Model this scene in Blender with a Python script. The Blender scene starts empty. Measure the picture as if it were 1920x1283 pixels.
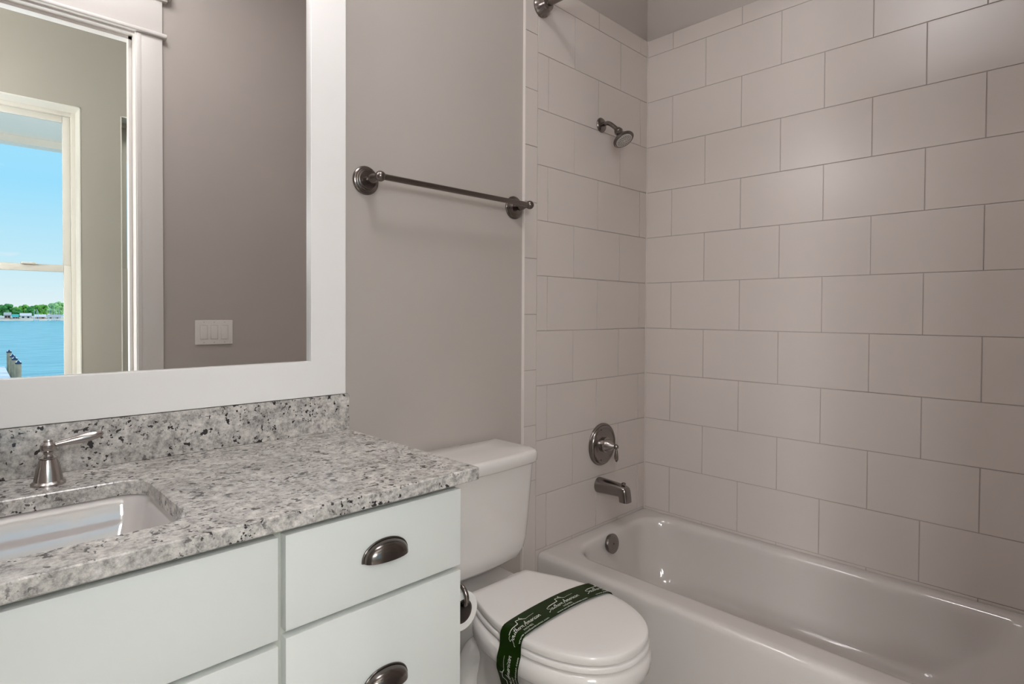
import bpy, bmesh, math, random
from mathutils import Vector, Matrix
C = bpy.context.scene.collection
SC = bpy.context.scene
PI = math.pi
random.seed(7)

# ------------------------------------------------------------------ camera
FWD = Vector((0.70254, 0.71146, -0.01573)); R2 = Vector((0.71157, -0.70250, 0.00497)); U2 = Vector((0.00752, 0.01468, 0.99986))
CAM = Vector((-2.3043, -1.4643, 1.2330))
cd = bpy.data.cameras.new('camera'); cam = bpy.data.objects.new('camera', cd); C.objects.link(cam)
cam.matrix_world = Matrix(((R2.x, U2.x, -FWD.x, CAM.x), (R2.y, U2.y, -FWD.y, CAM.y), (R2.z, U2.z, -FWD.z, CAM.z), (0, 0, 0, 1)))
cd.sensor_width = 36; cd.sensor_fit = 'HORIZONTAL'; cd.lens = 1091.276 * 36 / 1920
cd.shift_y = -(641.5 - 603.6) / 1920
cd.clip_start = 0.02; cd.clip_end = 3000
SC.camera = cam
SC.view_settings.view_transform = 'Standard'; SC.view_settings.look = 'None'
SC.view_settings.gamma = 1; SC.view_settings.use_curve_mapping = False
SC.view_settings.exposure = 0.20
SC.cycles.max_bounces = 10; SC.cycles.diffuse_bounces = 5; SC.cycles.glossy_bounces = 6
SC.cycles.caustics_reflective = False; SC.cycles.caustics_refractive = False
SC.cycles.sample_clamp_indirect = 4

# ------------------------------------------------------------------ world
w = bpy.data.worlds.new('world'); SC.world = w; w.use_nodes = True
nt = w.node_tree; nt.nodes.clear()
def N(t, kind, **kw):
    n = t.nodes.new(kind)
    for k, v in kw.items(): setattr(n, k, v)
    return n
out = N(nt, 'ShaderNodeOutputWorld'); bg = N(nt, 'ShaderNodeBackground'); tc = N(nt, 'ShaderNodeTexCoord')
sp = N(nt, 'ShaderNodeSeparateXYZ'); cr = N(nt, 'ShaderNodeValToRGB')
nt.links.new(tc.outputs['Generated'], sp.inputs[0]); nt.links.new(sp.outputs['Z'], cr.inputs[0])
e = cr.color_ramp.elements
e[0].position = 0.0; e[0].color = (0.78, 0.90, 0.93, 1)
e[1].position = 0.8; e[1].color = (0.10, 0.36, 0.85, 1)
x = e.new(0.07); x.color = (0.55, 0.83, 0.95, 1)
x = e.new(0.17); x.color = (0.34, 0.75, 1.0, 1)
x = e.new(0.40); x.color = (0.46, 0.80, 1.0, 1)
nz = N(nt, 'ShaderNodeTexNoise'); nz.inputs['Scale'].default_value = 9; nz.inputs['Detail'].default_value = 5
mp = N(nt, 'ShaderNodeMapping'); mp.inputs['Scale'].default_value = (1, 1, 3.5)
nt.links.new(tc.outputs['Generated'], mp.inputs[0]); nt.links.new(mp.outputs[0], nz.inputs[0])
c2 = N(nt, 'ShaderNodeValToRGB'); c2.color_ramp.elements[0].position = 0.60; c2.color_ramp.elements[1].position = 0.78
mx = N(nt, 'ShaderNodeMix', data_type='RGBA')
nt.links.new(nz.outputs[0], c2.inputs[0]); nt.links.new(c2.outputs[0], mx.inputs[0]); nt.links.new(cr.outputs[0], mx.inputs[6])
mx.inputs[7].default_value = (0.85, 0.9, 0.95, 1)
nt.links.new(mx.outputs[2], bg.inputs[0]); bg.inputs[1].default_value = 0.93
nt.links.new(bg.outputs[0], out.inputs[0])

# ------------------------------------------------------------------ sun, vanity light and added fill lights
BATH_FILL = 15.0        # emission of the added fill light on the bathroom ceiling
DOOR_FILL = 26.0  # emission of the added drum light behind the doorway
FAR_FILL = 80.0        # emission of the two added drum lights farther down the hall
sl = bpy.data.lights.new('sun', 'SUN'); so = bpy.data.objects.new('sun', sl); C.objects.link(so)
sl.energy = 1.9; sl.angle = 0.01; sl.color = (1, 0.96, 0.9)
so.rotation_euler = Vector((-0.45, -0.35, -0.8)).to_track_quat('-Z', 'Y').to_euler()

VANITY_LIGHT = 17.0      # emission of each glass shade
HALL_FILL = 42.0        # emission of the added fill lights on the hall ceiling

# ------------------------------------------------------------------ materials
MATS = {}
def mat(name, col, rough=0.5, metal=0.0, bump=None, spec=0.5, coat=0.0, var=None, emit=None, aniso=0):
    if name in MATS: return MATS[name]
    m = bpy.data.materials.new(name); m.use_nodes = True; MATS[name] = m
    t = m.node_tree; b = t.nodes['Principled BSDF']
    b.inputs['Base Color'].default_value = (*col, 1); b.inputs['Roughness'].default_value = rough
    b.inputs['Metallic'].default_value = metal; b.inputs['Specular IOR Level'].default_value = spec
    b.inputs['Coat Weight'].default_value = coat; b.inputs['Coat Roughness'].default_value = 0.05
    if aniso: b.inputs['Anisotropic'].default_value = aniso
    if emit:
        b.inputs['Emission Color'].default_value = (*emit[0], 1); b.inputs['Emission Strength'].default_value = emit[1]
    tc = N(t, 'ShaderNodeTexCoord')
    if var:   # (scale, amount): soft variation of the thing's own colour
        nz = N(t, 'ShaderNodeTexNoise'); nz.inputs['Scale'].default_value = var[0]; nz.inputs['Detail'].default_value = 4
        t.links.new(tc.outputs['Object'], nz.inputs[0])
        r = N(t, 'ShaderNodeValToRGB'); r.color_ramp.elements[0].position = 0.3; r.color_ramp.elements[1].position = 0.7
        r.color_ramp.elements[0].color = (*[c * (1 - var[1]) for c in col], 1)
        r.color_ramp.elements[1].color = (*[min(1, c * (1 + var[1])) for c in col], 1)
        t.links.new(nz.outputs[0], r.inputs[0]); t.links.new(r.outputs[0], b.inputs['Base Color'])
    if bump:  # (scale, strength, distance)
        nz = N(t, 'ShaderNodeTexNoise'); nz.inputs['Scale'].default_value = bump[0]; nz.inputs['Detail'].default_value = 3
        t.links.new(tc.outputs['Object'], nz.inputs[0])
        bp = N(t, 'ShaderNodeBump'); bp.inputs['Strength'].default_value = bump[1]; bp.inputs['Distance'].default_value = bump[2]
        t.links.new(nz.outputs[0], bp.inputs['Height']); t.links.new(bp.outputs[0], b.inputs['Normal'])
    return m

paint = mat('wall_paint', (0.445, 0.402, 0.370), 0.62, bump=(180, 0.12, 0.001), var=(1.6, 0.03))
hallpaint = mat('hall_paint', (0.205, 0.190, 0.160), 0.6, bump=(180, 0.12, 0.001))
ceilp = mat('ceiling_paint', (0.74, 0.73, 0.70), 0.8)
trimw = mat('white_trim', (0.68, 0.65, 0.62), 0.35)
tile = mat('glazed_tile', (0.59, 0.535, 0.503), 0.27, bump=(5, 0.10, 0.004), var=(0.9, 0.02))
grout = mat('grout', (0.40, 0.355, 0.33), 0.9)
tedge = mat('tile_edge', (0.70, 0.65, 0.61), 0.3)
porcelain = mat('porcelain', (0.70, 0.665, 0.64), 0.07, coat=0.5)
tubw = mat('enamel', (0.575, 0.535, 0.508), 0.10, coat=0.5)
sinkw = mat('sink_porcelain', (0.56, 0.525, 0.51), 0.06, coat=1.0)
sinkw.node_tree.nodes['Principled BSDF'].inputs['Coat IOR'].default_value = 2.3
seatp = mat('seat_plastic', (0.70, 0.665, 0.64), 0.16)
cabw = mat('cabinet_paint', (0.745, 0.76, 0.735), 0.35)
cabin = mat('cabinet_box', (0.52, 0.53, 0.48), 0.45)
framew = mat('mirror_frame_paint', (0.84, 0.82, 0.80), 0.32, bump=(60, 0.05, 0.001))
pullm = mat('pull_nickel', (0.17, 0.15, 0.14), 0.2, metal=1.0)
nickel = mat('brushed_nickel', (0.25, 0.222, 0.21), 0.22, metal=1.0)
darknick = mat('dark_nickel', (0.19, 0.162, 0.15), 0.24, metal=1.0)
chrome = mat('satin_nickel', (0.42, 0.385, 0.37), 0.22, metal=1.0)
mirrorm = mat('mirror_silver', (0.92, 0.925, 0.92), 0.0, metal=1.0)
plast = mat('white_plastic', (0.74, 0.70, 0.67), 0.3)
facegrey = mat('spray_face', (0.58, 0.55, 0.52), 0.4)
black = mat('black_rubber', (0.02, 0.018, 0.016), 0.5)
paperm = mat('paper', (0.80, 0.78, 0.75), 0.9)
cardb = mat('cardboard', (0.05, 0.035, 0.03), 0.9)
bandm = mat('green_film', (0.007, 0.020, 0.0015), 0.25, spec=0.15)
inkm = mat('silver_ink', (0.62, 0.62, 0.58), 0.5)
floorm = mat('floor_tile', (0.42, 0.39, 0.36), 0.4, var=(3, 0.08))
vinyl = mat('window_vinyl', (0.43, 0.412, 0.365), 0.4)
shadem = mat('frosted_glass', (0.9, 0.88, 0.85), 0.4, emit=((1.0, 0.955, 0.96), VANITY_LIGHT))
bathm = mat('bath_fill_diffuser', (0.9, 0.88, 0.86), 0.4, emit=((1.0, 0.97, 0.985), BATH_FILL))
drumm = mat('fill_drum', (0.9, 0.9, 0.85), 0.6, emit=((0.97, 0.99, 1.0), DOOR_FILL))
drumb = mat('fill_drum_bright', (0.9, 0.9, 0.87), 0.6, emit=((0.98, 0.985, 1.0), FAR_FILL))
hallfillm = mat('hall_fill_diffuser', (0.9, 0.9, 0.85), 0.4, emit=((1.0, 1.0, 0.93), HALL_FILL))

def granite():
    m = bpy.data.materials.new('granite'); m.use_nodes = True; t = m.node_tree; b = t.nodes['Principled BSDF']
    b.inputs['Roughness'].default_value = 0.2
    tc = N(t, 'ShaderNodeTexCoord')
    def noise(s, d, rough=0.6, off=0):
        n = N(t, 'ShaderNodeTexNoise'); n.inputs['Scale'].default_value = s; n.inputs['Detail'].default_value = d; n.inputs['Roughness'].default_value = rough
        mpp = N(t, 'ShaderNodeMapping'); mpp.inputs['Location'].default_value = (off, off * .7, off * 1.3)
        t.links.new(tc.outputs['Object'], mpp.inputs[0]); t.links.new(mpp.outputs[0], n.inputs[0]); return n.outputs[0]
    def ramp(src, stops):
        r = N(t, 'ShaderNodeValToRGB'); el = r.color_ramp.elements
        while len(el) < len(stops): el.new(0.5)
        for k, (p, c) in enumerate(stops): el[k].position = p; el[k].color = (*c, 1)
        t.links.new(src, r.inputs[0]); return r.outputs[0]
    base = ramp(noise(60, 7, 0.78), [(0.28, (0.09, 0.085, 0.08)), (0.42, (0.35, 0.33, 0.31)), (0.53, (0.57, 0.54, 0.51)), (0.68, (0.80, 0.77, 0.73))])
    large = ramp(noise(9, 4, 0.6, 5), [(0.3, (0.74, 0.74, 0.74)), (0.65, (1.0, 1.0, 1.0))])
    m1 = N(t, 'ShaderNodeMix', data_type='RGBA', blend_type='MULTIPLY'); m1.inputs[0].default_value = 1
    t.links.new(base, m1.inputs[6]); t.links.new(large, m1.inputs[7])
    # dark mineral flecks: small ones everywhere, larger clusters
    s1 = ramp(noise(120, 2, 0.5, 11), [(0.595, (0, 0, 0)), (0.625, (1, 1, 1))])
    dens = ramp(noise(14, 2, 0.5, 3), [(0.40, (0, 0, 0)), (0.58, (1, 1, 1))])
    a = N(t, 'ShaderNodeMath', operation='MULTIPLY'); t.links.new(s1, a.inputs[0]); t.links.new(dens, a.inputs[1])
    s2 = ramp(noise(48, 3, 0.6, 21), [(0.630, (0, 0, 0)), (0.648, (1, 1, 1))])
    mxx = N(t, 'ShaderNodeMath', operation='MAXIMUM'); t.links.new(a.outputs[0], mxx.inputs[0]); t.links.new(s2, mxx.inputs[1])
    m2 = N(t, 'ShaderNodeMix', data_type='RGBA'); t.links.new(mxx.outputs[0], m2.inputs[0]); t.links.new(m1.outputs[2], m2.inputs[6])
    m2.inputs[7].default_value = (0.035, 0.03, 0.032, 1)
    t.links.new(m2.outputs[2], b.inputs['Base Color'])
    return m
stone = granite()

# ------------------------------------------------------------------ mesh helpers
def box(bm, x0, x1, y0, y1, z0, z1, mi=0, bev=0, seg=2):
    r = bmesh.ops.create_cube(bm, size=1)
    vs = r['verts']
    for v in vs:
        v.co = Vector(((x0 + x1) / 2 + v.co.x * (x1 - x0), (y0 + y1) / 2 + v.co.y * (y1 - y0), (z0 + z1) / 2 + v.co.z * (z1 - z0)))
    fs = {f for v in vs for f in v.link_faces}
    for f in fs: f.material_index = mi
    if bev:
        es = list({e_ for v in vs for e_ in v.link_edges})
        rb = bmesh.ops.bevel(bm, geom=es, offset=bev, segments=seg, profile=0.6, affect='EDGES', clamp_overlap=True)
        for f in rb['faces']: f.material_index = mi
def frame_of(axis):
    a = Vector(axis).normalized(); h = Vector((0, 0, 1)) if abs(a.z) < .9 else Vector((1, 0, 0))
    s = a.cross(h).normalized(); return a, s, s.cross(a).normalized()
def loft(bm, rings, caps=(True, True), closed=True, mi=0):
    vr = [[bm.verts.new(p) for p in r] for r in rings]
    n = len(vr[0])
    for a, b in zip(vr, vr[1:]):
        for i in range(n if closed else n - 1):
            j = (i + 1) % n
            f = bm.faces.new((a[i], a[j], b[j], b[i])); f.material_index = mi
    if caps[0]: f = bm.faces.new(list(reversed(vr[0]))); f.material_index = mi
    if caps[1]: f = bm.faces.new(vr[-1]); f.material_index = mi
    return vr
def lathe(bm, o, axis, prof, seg=40, mi=0, caps=(True, True)):
    """prof: (distance along axis, radius)"""
    a, s, u = frame_of(axis); o = Vector(o)
    loft(bm, [[o + a * d + (s * math.cos(2 * PI * k / seg) + u * math.sin(2 * PI * k / seg)) * max(r, 1e-5) for k in range(seg)] for d, r in prof], caps, mi=mi)
def tube(bm, pts, rad, seg=16, mi=0, caps=(True, True)):
    pts = [Vector(p) for p in pts]; rads = rad if isinstance(rad, (list, tuple)) else [rad] * len(pts)
    rings = []; prev = None
    for i, p in enumerate(pts):
        d = (pts[min(i + 1, len(pts) - 1)] - pts[max(i - 1, 0)]).normalized()
        if prev is None: _, s, u = frame_of(d)
        else:
            s = (prev - d * prev.dot(d)).normalized(); u = s.cross(d)
        prev = s
        rings.append([p + (s * math.cos(2 * PI * k / seg) + u * math.sin(2 * PI * k / seg)) * rads[i] for k in range(seg)])
    loft(bm, rings, caps, mi=mi)
def catmull(pts, n=6):
    pts = [Vector(p) for p in pts]; o = []
    for i in range(len(pts) - 1):
        p0, p1, p2, p3 = pts[max(i - 1, 0)], pts[i], pts[i + 1], pts[min(i + 2, len(pts) - 1)]
        for k in range(n):
            t = k / n
            o.append(0.5 * ((2 * p1) + (p2 - p0) * t + (2 * p0 - 5 * p1 + 4 * p2 - p3) * t * t + (3 * p1 - p0 - 3 * p2 + p3) * t ** 3))
    o.append(pts[-1]); return o
def sphere(bm, c, r, sx=1, sy=1, sz=1, u=24, v=14, mi=0):
    rr = bmesh.ops.create_uvsphere(bm, u_segments=u, v_segments=v, radius=r)
    for q in rr['verts']: q.co = Vector((c[0] + q.co.x * sx, c[1] + q.co.y * sy, c[2] + q.co.z * sz))
    for f in {f for q in rr['verts'] for f in q.link_faces}: f.material_index = mi
def rrect(x0, x1, y0, y1, r, z, k=8, m=6):
    """rounded rectangle ring; r is one radius or (x0y0, x1y0, x1y1, x0y1)"""
    rs = r if isinstance(r, (tuple, list)) else (r,) * 4
    cs = [(x0 + rs[0], y0 + rs[0], PI, rs[0]), (x1 - rs[1], y0 + rs[1], 1.5 * PI, rs[1]), (x1 - rs[2], y1 - rs[2], 0, rs[2]), (x0 + rs[3], y1 - rs[3], .5 * PI, rs[3])]
    out = []
    for i, (cx, cy, a0, rr) in enumerate(cs):
        arc = [Vector((cx + rr * math.cos(a0 + .5 * PI * j / k), cy + rr * math.sin(a0 + .5 * PI * j / k), z)) for j in range(k + 1)]
        out += arc
        nx = cs[(i + 1) % 4]; q = Vector((nx[0] + nx[3] * math.cos(nx[2]), nx[1] + nx[3] * math.sin(nx[2]), z))
        for j in range(1, m): out.append(arc[-1].lerp(q, j / m))
    return out

def finish(name, bm, m, parent=None, smooth=35, origin=None):
    me = bpy.data.meshes.new(name)
    off = Vector((0, 0, 0))
    if parent is not None: off = world_loc(parent)
    elif origin is not None: off = Vector(origin)
    bmesh.ops.recalc_face_normals(bm, faces=bm.faces)
    if off.length > 0: bmesh.ops.translate(bm, vec=-off, verts=bm.verts)
    bm.to_mesh(me); bm.free()
    for mm in (m if isinstance(m, (list, tuple)) else [m]): me.materials.append(mm)
    if smooth:
        me.polygons.foreach_set('use_smooth', [True] * len(me.polygons))
        me.set_sharp_from_angle(angle=math.radians(smooth))
    o = bpy.data.objects.new(name, me); C.objects.link(o)
    if parent is not None: o.parent = parent
    elif origin is not None: o.location = origin
    return o
def world_loc(o):
    v = Vector(o.location)
    while o.parent: o = o.parent; v += Vector(o.location)
    return v
def thing(name, label, cat, loc=(0, 0, 0), group=None):
    o = bpy.data.objects.new(name, None); C.objects.link(o); o.location = loc; o.empty_display_size = 0.05
    o['label'] = label; o['category'] = cat
    if group: o['group'] = group
    return o
def tag(o, label, cat, group=None):
    o['label'] = label; o['category'] = cat
    if group: o['group'] = group
    return o
def struct(name, bm, m, smooth=0, parent=None):
    o = finish(name, bm, m, parent, smooth)
    if parent is None: o['kind'] = 'structure'
    return o
B = bmesh.new

# ------------------------------------------------------------------ room shell
XL, YF, ZC = -3.04, -1.524, 3.05         # left wall, door wall, ceiling
PT = 0.011                               # tile build-up in front of the painted walls
bm = B(); box(bm, -6.0, 1.6, -3.16, 0.13, -0.12, 0.0); struct('floor', bm, floorm)
bm = B(); box(bm, XL - .1, .13, YF - .12, 0.13, ZC, ZC + .1); struct('ceiling', bm, ceilp)
bm = B(); box(bm, -6.0, 1.6, -3.16, YF - .12, ZC, ZC + .1); struct('ceiling_hall', bm, ceilp)
bm = B(); box(bm, XL - .1, .13, PT, .13, 0, ZC); struct('wall_back', bm, paint)
bm = B(); box(bm, PT, .13, YF, PT, 0, ZC); struct('wall_right', bm, paint)
bm = B(); box(bm, XL - .1, XL, YF, PT, 0, ZC); struct('wall_left', bm, paint)
DX0, DX1, DZ = -2.60, -1.686, 2.439
bm = B()   # wall with the doorway: bathroom side and hall side
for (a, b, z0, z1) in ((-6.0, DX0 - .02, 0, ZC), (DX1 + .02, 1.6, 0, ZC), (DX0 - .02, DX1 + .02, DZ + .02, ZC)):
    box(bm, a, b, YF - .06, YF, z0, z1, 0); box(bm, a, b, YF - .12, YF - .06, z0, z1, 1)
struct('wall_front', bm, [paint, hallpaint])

# tile cladding: every tile is a low bevelled block over a grout bed
TW, TH, Z9, SR, SB = 0.308, 0.204446, 0.55227, 0.12786, 0.67195
G = 0.0013
ZT = 2.4665
def rowz(L): return Z9 + (9 - L) * TH
def rows(zlo, zhi):
    for L in range(-1, 13):
        z1, z0 = rowz(L - 1), rowz(L)
        z0c, z1c = max(z0, zlo), min(z1, zhi)
        if z1c - z0c > 0.01: yield L, z0c, z1c
def tiled(name, place, lo, hi, off, zlo, zhi):
    """off(L) = position of one joint in row L along the wall"""
    bm = B()
    for L, z0, z1 in rows(zlo, zhi):
        s = off(L); k = math.floor((lo - s) / TW)
        while s + k * TW < hi:
            a, b = max(lo, s + k * TW), min(hi, s + (k + 1) * TW); k += 1
            if b - a < .008: continue
            place(bm, a + G, b - G, z0 + G, z1 - G, 0)
    place(bm, lo, hi, zlo, zhi, 1)
    return bm
def pl_back(bm, a, b, z0, z1, g):
    if g: box(bm, a, b, 0.002, PT, z0, z1, 1)
    else: box(bm, a, b, 0, .008, z0, z1, 0, bev=.0012, seg=2)
def pl_front(bm, a, b, z0, z1, g):
    if g: box(bm, a, b, YF, YF + .009, z0, z1, 1)
    else: box(bm, a, b, YF + .003, YF + .011, z0, z1, 0, bev=.0012, seg=2)
def pl_right(bm, a, b, z0, z1, g):
    if g: box(bm, 0.002, PT, a, b, z0, z1, 1)
    else: box(bm, 0, .008, a, b, z0, z1, 0, bev=.0012, seg=2)
odd = lambda L: L % 2
# row L lies between line L-1 and line L
bm = tiled('t', pl_back, -.7304, -.0005, lambda L: -SB + (0 if odd(L) == 0 else TW / 2), 0.0, ZT)
joints = [rowz(5.7 + j * 1.0) for j in range(-6, 4)]
js = sorted([0.0] + [j for j in joints if 0.02 < j < ZT] + [ZT])
for z0, z1 in zip(js, js[1:]): box(bm, -.7960, -.7304 - G, 0, .008, z0 + G, z1 - G, 0, bev=.0012)
box(bm, -.7960, -.7304, .002, PT, 0, ZT, 1)
box(bm, -.7990, -.7958, -.0005, PT, 0, ZT, 2, bev=.001)
struct('wall_back_tile', bm, [tile, grout, tedge], 0)
bm = tiled('t', pl_right, YF + .011, -.0005, lambda L: -(SR) if odd(L) == 0 else -(SR) - TW / 2, 0.0, ZT)
box(bm, -.0014, .002, -.0014, .002, 0.3, ZT, 2, bev=.0006)
struct('wall_right_tile', bm, [tile, grout, tedge], 0)
bm = tiled('t', pl_front, -.80, -.0005, lambda L: -SB + (0 if odd(L) == 0 else TW / 2), 0.0, ZT)
struct('wall_front_tile', bm, [tile, grout], 0)

# door casing, header, jamb and stop (seen in the mirror)
bm = B()
for s, xe in ((1, DX1), (-1, DX0)):
    a, b = sorted((xe, xe + s * .104)); box(bm, a, b, YF, YF + .019, 0, 2.445, bev=.0015)
    a, b = sorted((xe - s * .000, xe + s * .022)); box(bm, a, b, YF - .12, YF + .002, 0, DZ + .005)
    a, b = sorted((xe, xe - s * .013)); box(bm, a, b, YF - .078, YF - .042, 0, DZ)
    a, b = sorted((xe + s * .004, xe + s * .022)); box(bm, a, b, YF + .016, YF + .0235, 0, 2.44, bev=.003)
    a, b = sorted((xe, xe + s * .09)); box(bm, a, b, YF - .138, YF - .12, 0, 2.445)
box(bm, DX0 - .02, DX1 + .02, YF - .12, YF + .002, DZ, DZ + .022)
box(bm, DX0, DX1, YF - .078, YF - .042, DZ - .013, DZ)
box(bm, DX0 - .104, DX1 + .104, YF, YF + .019, 2.462, 2.615, bev=.001)
box(bm, DX0 - .118, DX1 + .121, YF, YF + .034, 2.446, 2.464, bev=.007, seg=4)
box(bm, DX0 - .120, DX1 + .124, YF, YF + .028, 2.610, 2.625, bev=.004)
box(bm, DX0 - .136, DX1 + .138, YF, YF + .044, 2.625, 2.66, bev=.004)
box(bm, DX0 - .10, DX1 + .10, YF - .138, YF - .12, 2.445, 2.60)
struct('door_1', bm, trimw, 35)
bm = B(); box(bm, -1.5, -.80, PT - .014, PT, 0, .13, bev=.002)
struct('baseboard_back', bm, trimw, 35)

# ------------------------------------------------------------------ hall behind the doorway (seen in the mirror)
HY = -3.0
W_ = [(-5.2, -4.3), (-3.9, -2.99), (-2.58, -1.667), (-1.457, -.55)]
WZ0, WZ1 = 0.55, 2.486
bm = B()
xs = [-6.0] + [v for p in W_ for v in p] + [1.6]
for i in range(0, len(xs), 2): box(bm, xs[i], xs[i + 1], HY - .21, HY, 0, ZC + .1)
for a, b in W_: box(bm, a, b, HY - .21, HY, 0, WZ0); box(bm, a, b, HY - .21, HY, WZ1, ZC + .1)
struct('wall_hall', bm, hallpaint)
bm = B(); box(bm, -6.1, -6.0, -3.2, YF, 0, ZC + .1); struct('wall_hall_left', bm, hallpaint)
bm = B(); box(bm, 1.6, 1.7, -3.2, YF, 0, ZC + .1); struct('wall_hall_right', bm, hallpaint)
for n, (a, b) in enumerate(W_):
    wn = B(); F = HY - .155; fw = .028
    # white lining of the reveal
    for (p, q, z0, z1) in ((a, a + .006, WZ0, WZ1), (b - .006, b, WZ0, WZ1), (a, b, WZ1 - .006, WZ1), (a, b, WZ0, WZ0 + .006)):
        box(wn, p, q, F + .01, HY + .0015, z0, z1)
    for (p, q, z0, z1) in ((a, a + fw, WZ0, WZ1), (b - fw, b, WZ0, WZ1), (a + fw, b - fw, WZ1 - fw, WZ1), (a + fw, b - fw, WZ0, WZ0 + fw)):
        box(wn, p, q, F - .04, F + .012, z0, z1, bev=.002)
    wo = struct('window_%d' % (n + 1), wn, vinyl, 35)
    zm = 1.485
    for (lo, hi, y, nm) in ((zm - .005, WZ1 - fw, F - .03, 'upper_sash'), (WZ0 + fw, zm + .03, F - .008, 'lower_sash')):
        s = B(); t_ = .040
        for (p, q, z0, z1) in ((a + fw, a + fw + t_, lo, hi), (b - fw - t_, b - fw, lo, hi), (a + fw + t_, b - fw - t_, hi - t_, hi), (a + fw + t_, b - fw - t_, lo, lo + t_)):
            box(s, p, q, y - .012, y + .012, z0, z1, bev=.004)
        if nm == 'lower_sash':
            box(s, (a + b) / 2 + .18, (a + b) / 2 + .25, y + .005, y + .03, hi, hi + .012, bev=.003)
            box(s, (a + b) / 2 - .25, (a + b) / 2 - .18, y + .005, y + .03, hi, hi + .012, bev=.003)
        sash = finish(nm, s, vinyl, wo)

# unseen hall ceiling lights, added to brighten the hall and doorway
HLX = -.35
hl = thing('ceiling_fill_lamp', 'round flush fill light added in the hall, nearer to the bathroom door', 'lamp', (HLX, -2.3, ZC), 'added hall ceiling fill lights')
bm = B(); lathe(bm, (HLX, -2.3, ZC), (0, 0, -1), [(0, .24), (.02, .24), (.025, .23)], 48); finish('base_plate', bm, chrome, hl)
bm = B(); lathe(bm, (HLX, -2.3, ZC - .02), (0, 0, -1), [(0, .22), (.03, .21), (.05, .17), (.062, .10), (.066, 0.001)], 48); finish('lamp_shade', bm, hallfillm, hl)
hl2 = hl.copy(); C.objects.link(hl2); hl2.location = (.95, -2.3, ZC)
hl2['label'] = 'round flush fill light added at the far right end of the hall'
for ch in list(hl.children): c = ch.copy(); C.objects.link(c); c.parent = hl2

bl = thing('ceiling_fill_lamp', 'round flush fill light added on the bathroom ceiling', 'lamp', (-1.85, -.85, ZC))  # added out of view for soft overall light in the bathroom
bm = B(); lathe(bm, (-1.85, -.85, ZC), (0, 0, -1), [(0, .30), (.02, .30), (.025, .29)], 48); finish('base_plate', bm, chrome, bl)
bm = B(); lathe(bm, (-1.85, -.85, ZC - .02), (0, 0, -1), [(0, .28), (.03, .27), (.05, .22), (.062, .12), (.066, 0.001)], 48); finish('lamp_shade', bm, bathm, bl)

fl = thing('hall_fill_lamp', 'unseen white drum fill light added in the hall right behind the doorway', 'lamp', (-2.72, -2.42, 0), 'added drum fill lights in the hall')  # added out of view; stands in for daylight through the doorway
FLX, FLY = -2.72, -2.42
bm = B(); lathe(bm, (FLX, FLY, 0), (0, 0, 1), [(0, .15), (.015, .15), (.02, .13), (.025, .02)], 40); finish('base', bm, nickel, fl)
bm = B(); tube(bm, [(FLX, FLY, .02), (FLX, FLY, 1.75)], .011); finish('pole', bm, nickel, fl)
bm = B(); lathe(bm, (FLX, FLY, 1.62), (0, 0, 1), [(0, .25), (.42, .23), (.42, .225), (.003, .245), (0, .25)], 48, caps=(False, False)); finish('lamp_shade', bm, drumm, fl)
def fill_copy(x, y, label):  # brighter unseen copies, added to light the right wall and tub
    t = fl.copy(); C.objects.link(t); t.location = (x, y, 0); t['label'] = label
    for ch in list(fl.children):
        c = ch.copy(); C.objects.link(c); c.parent = t
        if ch.name.startswith('lamp_shade'): c.data = ch.data.copy(); c.data.materials[0] = drumb
fill_copy(-4.10, -2.45, 'unseen bright drum fill light added in the middle of the hall')
fill_copy(-5.15, -2.22, 'unseen bright drum fill light added at the left end of the hall')

# porch roof outside the hall windows
bm = B(); box(bm, -7, 3, -5.55, HY - .22, 2.80, 2.9); box(bm, -7, 3, -5.55, -5.4, 2.735, 2.80, bev=.004)
struct('ceiling_porch', bm, mat('porch_paint', (0.74, 0.71, 0.64), 0.6))

# ------------------------------------------------------------------ mirror over the vanity
mr = thing('wall_mirror', 'large wall mirror in a wide flat white frame above the granite backsplash', 'mirror', (-2.26, PT, 1.0095))
MX0, MX1, MZ0, MZ1 = -3.005, -1.5135, 1.0105, 2.20; FWID = .099
bm = B()
def rect(d, dz0, y): return [Vector((MX0 + d, y, MZ0 + dz0)), Vector((MX1 - d, y, MZ0 + dz0)), Vector((MX1 - d, y, MZ1 - d)), Vector((MX0 + d, y, MZ1 - d))]
loft(bm, [rect(0, 0, PT), rect(0, 0, -.019), rect(.001, .001, -.020), rect(FWID - .001, .0915, -.020), rect(FWID, .0925, -.019), rect(FWID, .0925, PT - .002)], (False, False))
finish('frame', bm, framew, mr, 0)
bm = B(); box(bm, MX0 + .05, MX1 - .05, -.006, .004, MZ0 + .05, MZ1 - .05); finish('mirror_glass', bm, mirrorm, mr, 0)

# vanity light above the mirror
vl = thing('vanity_light', 'brushed nickel three shade vanity light bar above the mirror', 'lamp', (-2.2, PT, 2.33))
bm = B(); box(bm, -2.62, -1.78, -.016, PT, 2.335, 2.40, bev=.004); finish('backplate', bm, nickel, vl)
for x in (-2.54, -2.2, -1.86):
    bm = B(); tube(bm, catmull([(x, -.01, 2.365), (x, -.07, 2.375), (x, -.12, 2.36), (x, -.12, 2.33)]), .009); lathe(bm, (x, -.12, 2.345), (0, 0, -1), [(0, .02), (.02, .028), (.03, .028)])
    ar = finish('arm', bm, nickel, vl)
    bm = B(); lathe(bm, (x, -.12, 2.318), (0, 0, -1), [(0, .028), (.02, .045), (.07, .058), (.12, .062), (.125, .058), (.126, .001)], 32); finish('lamp_shade', bm, shadem, ar)

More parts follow.
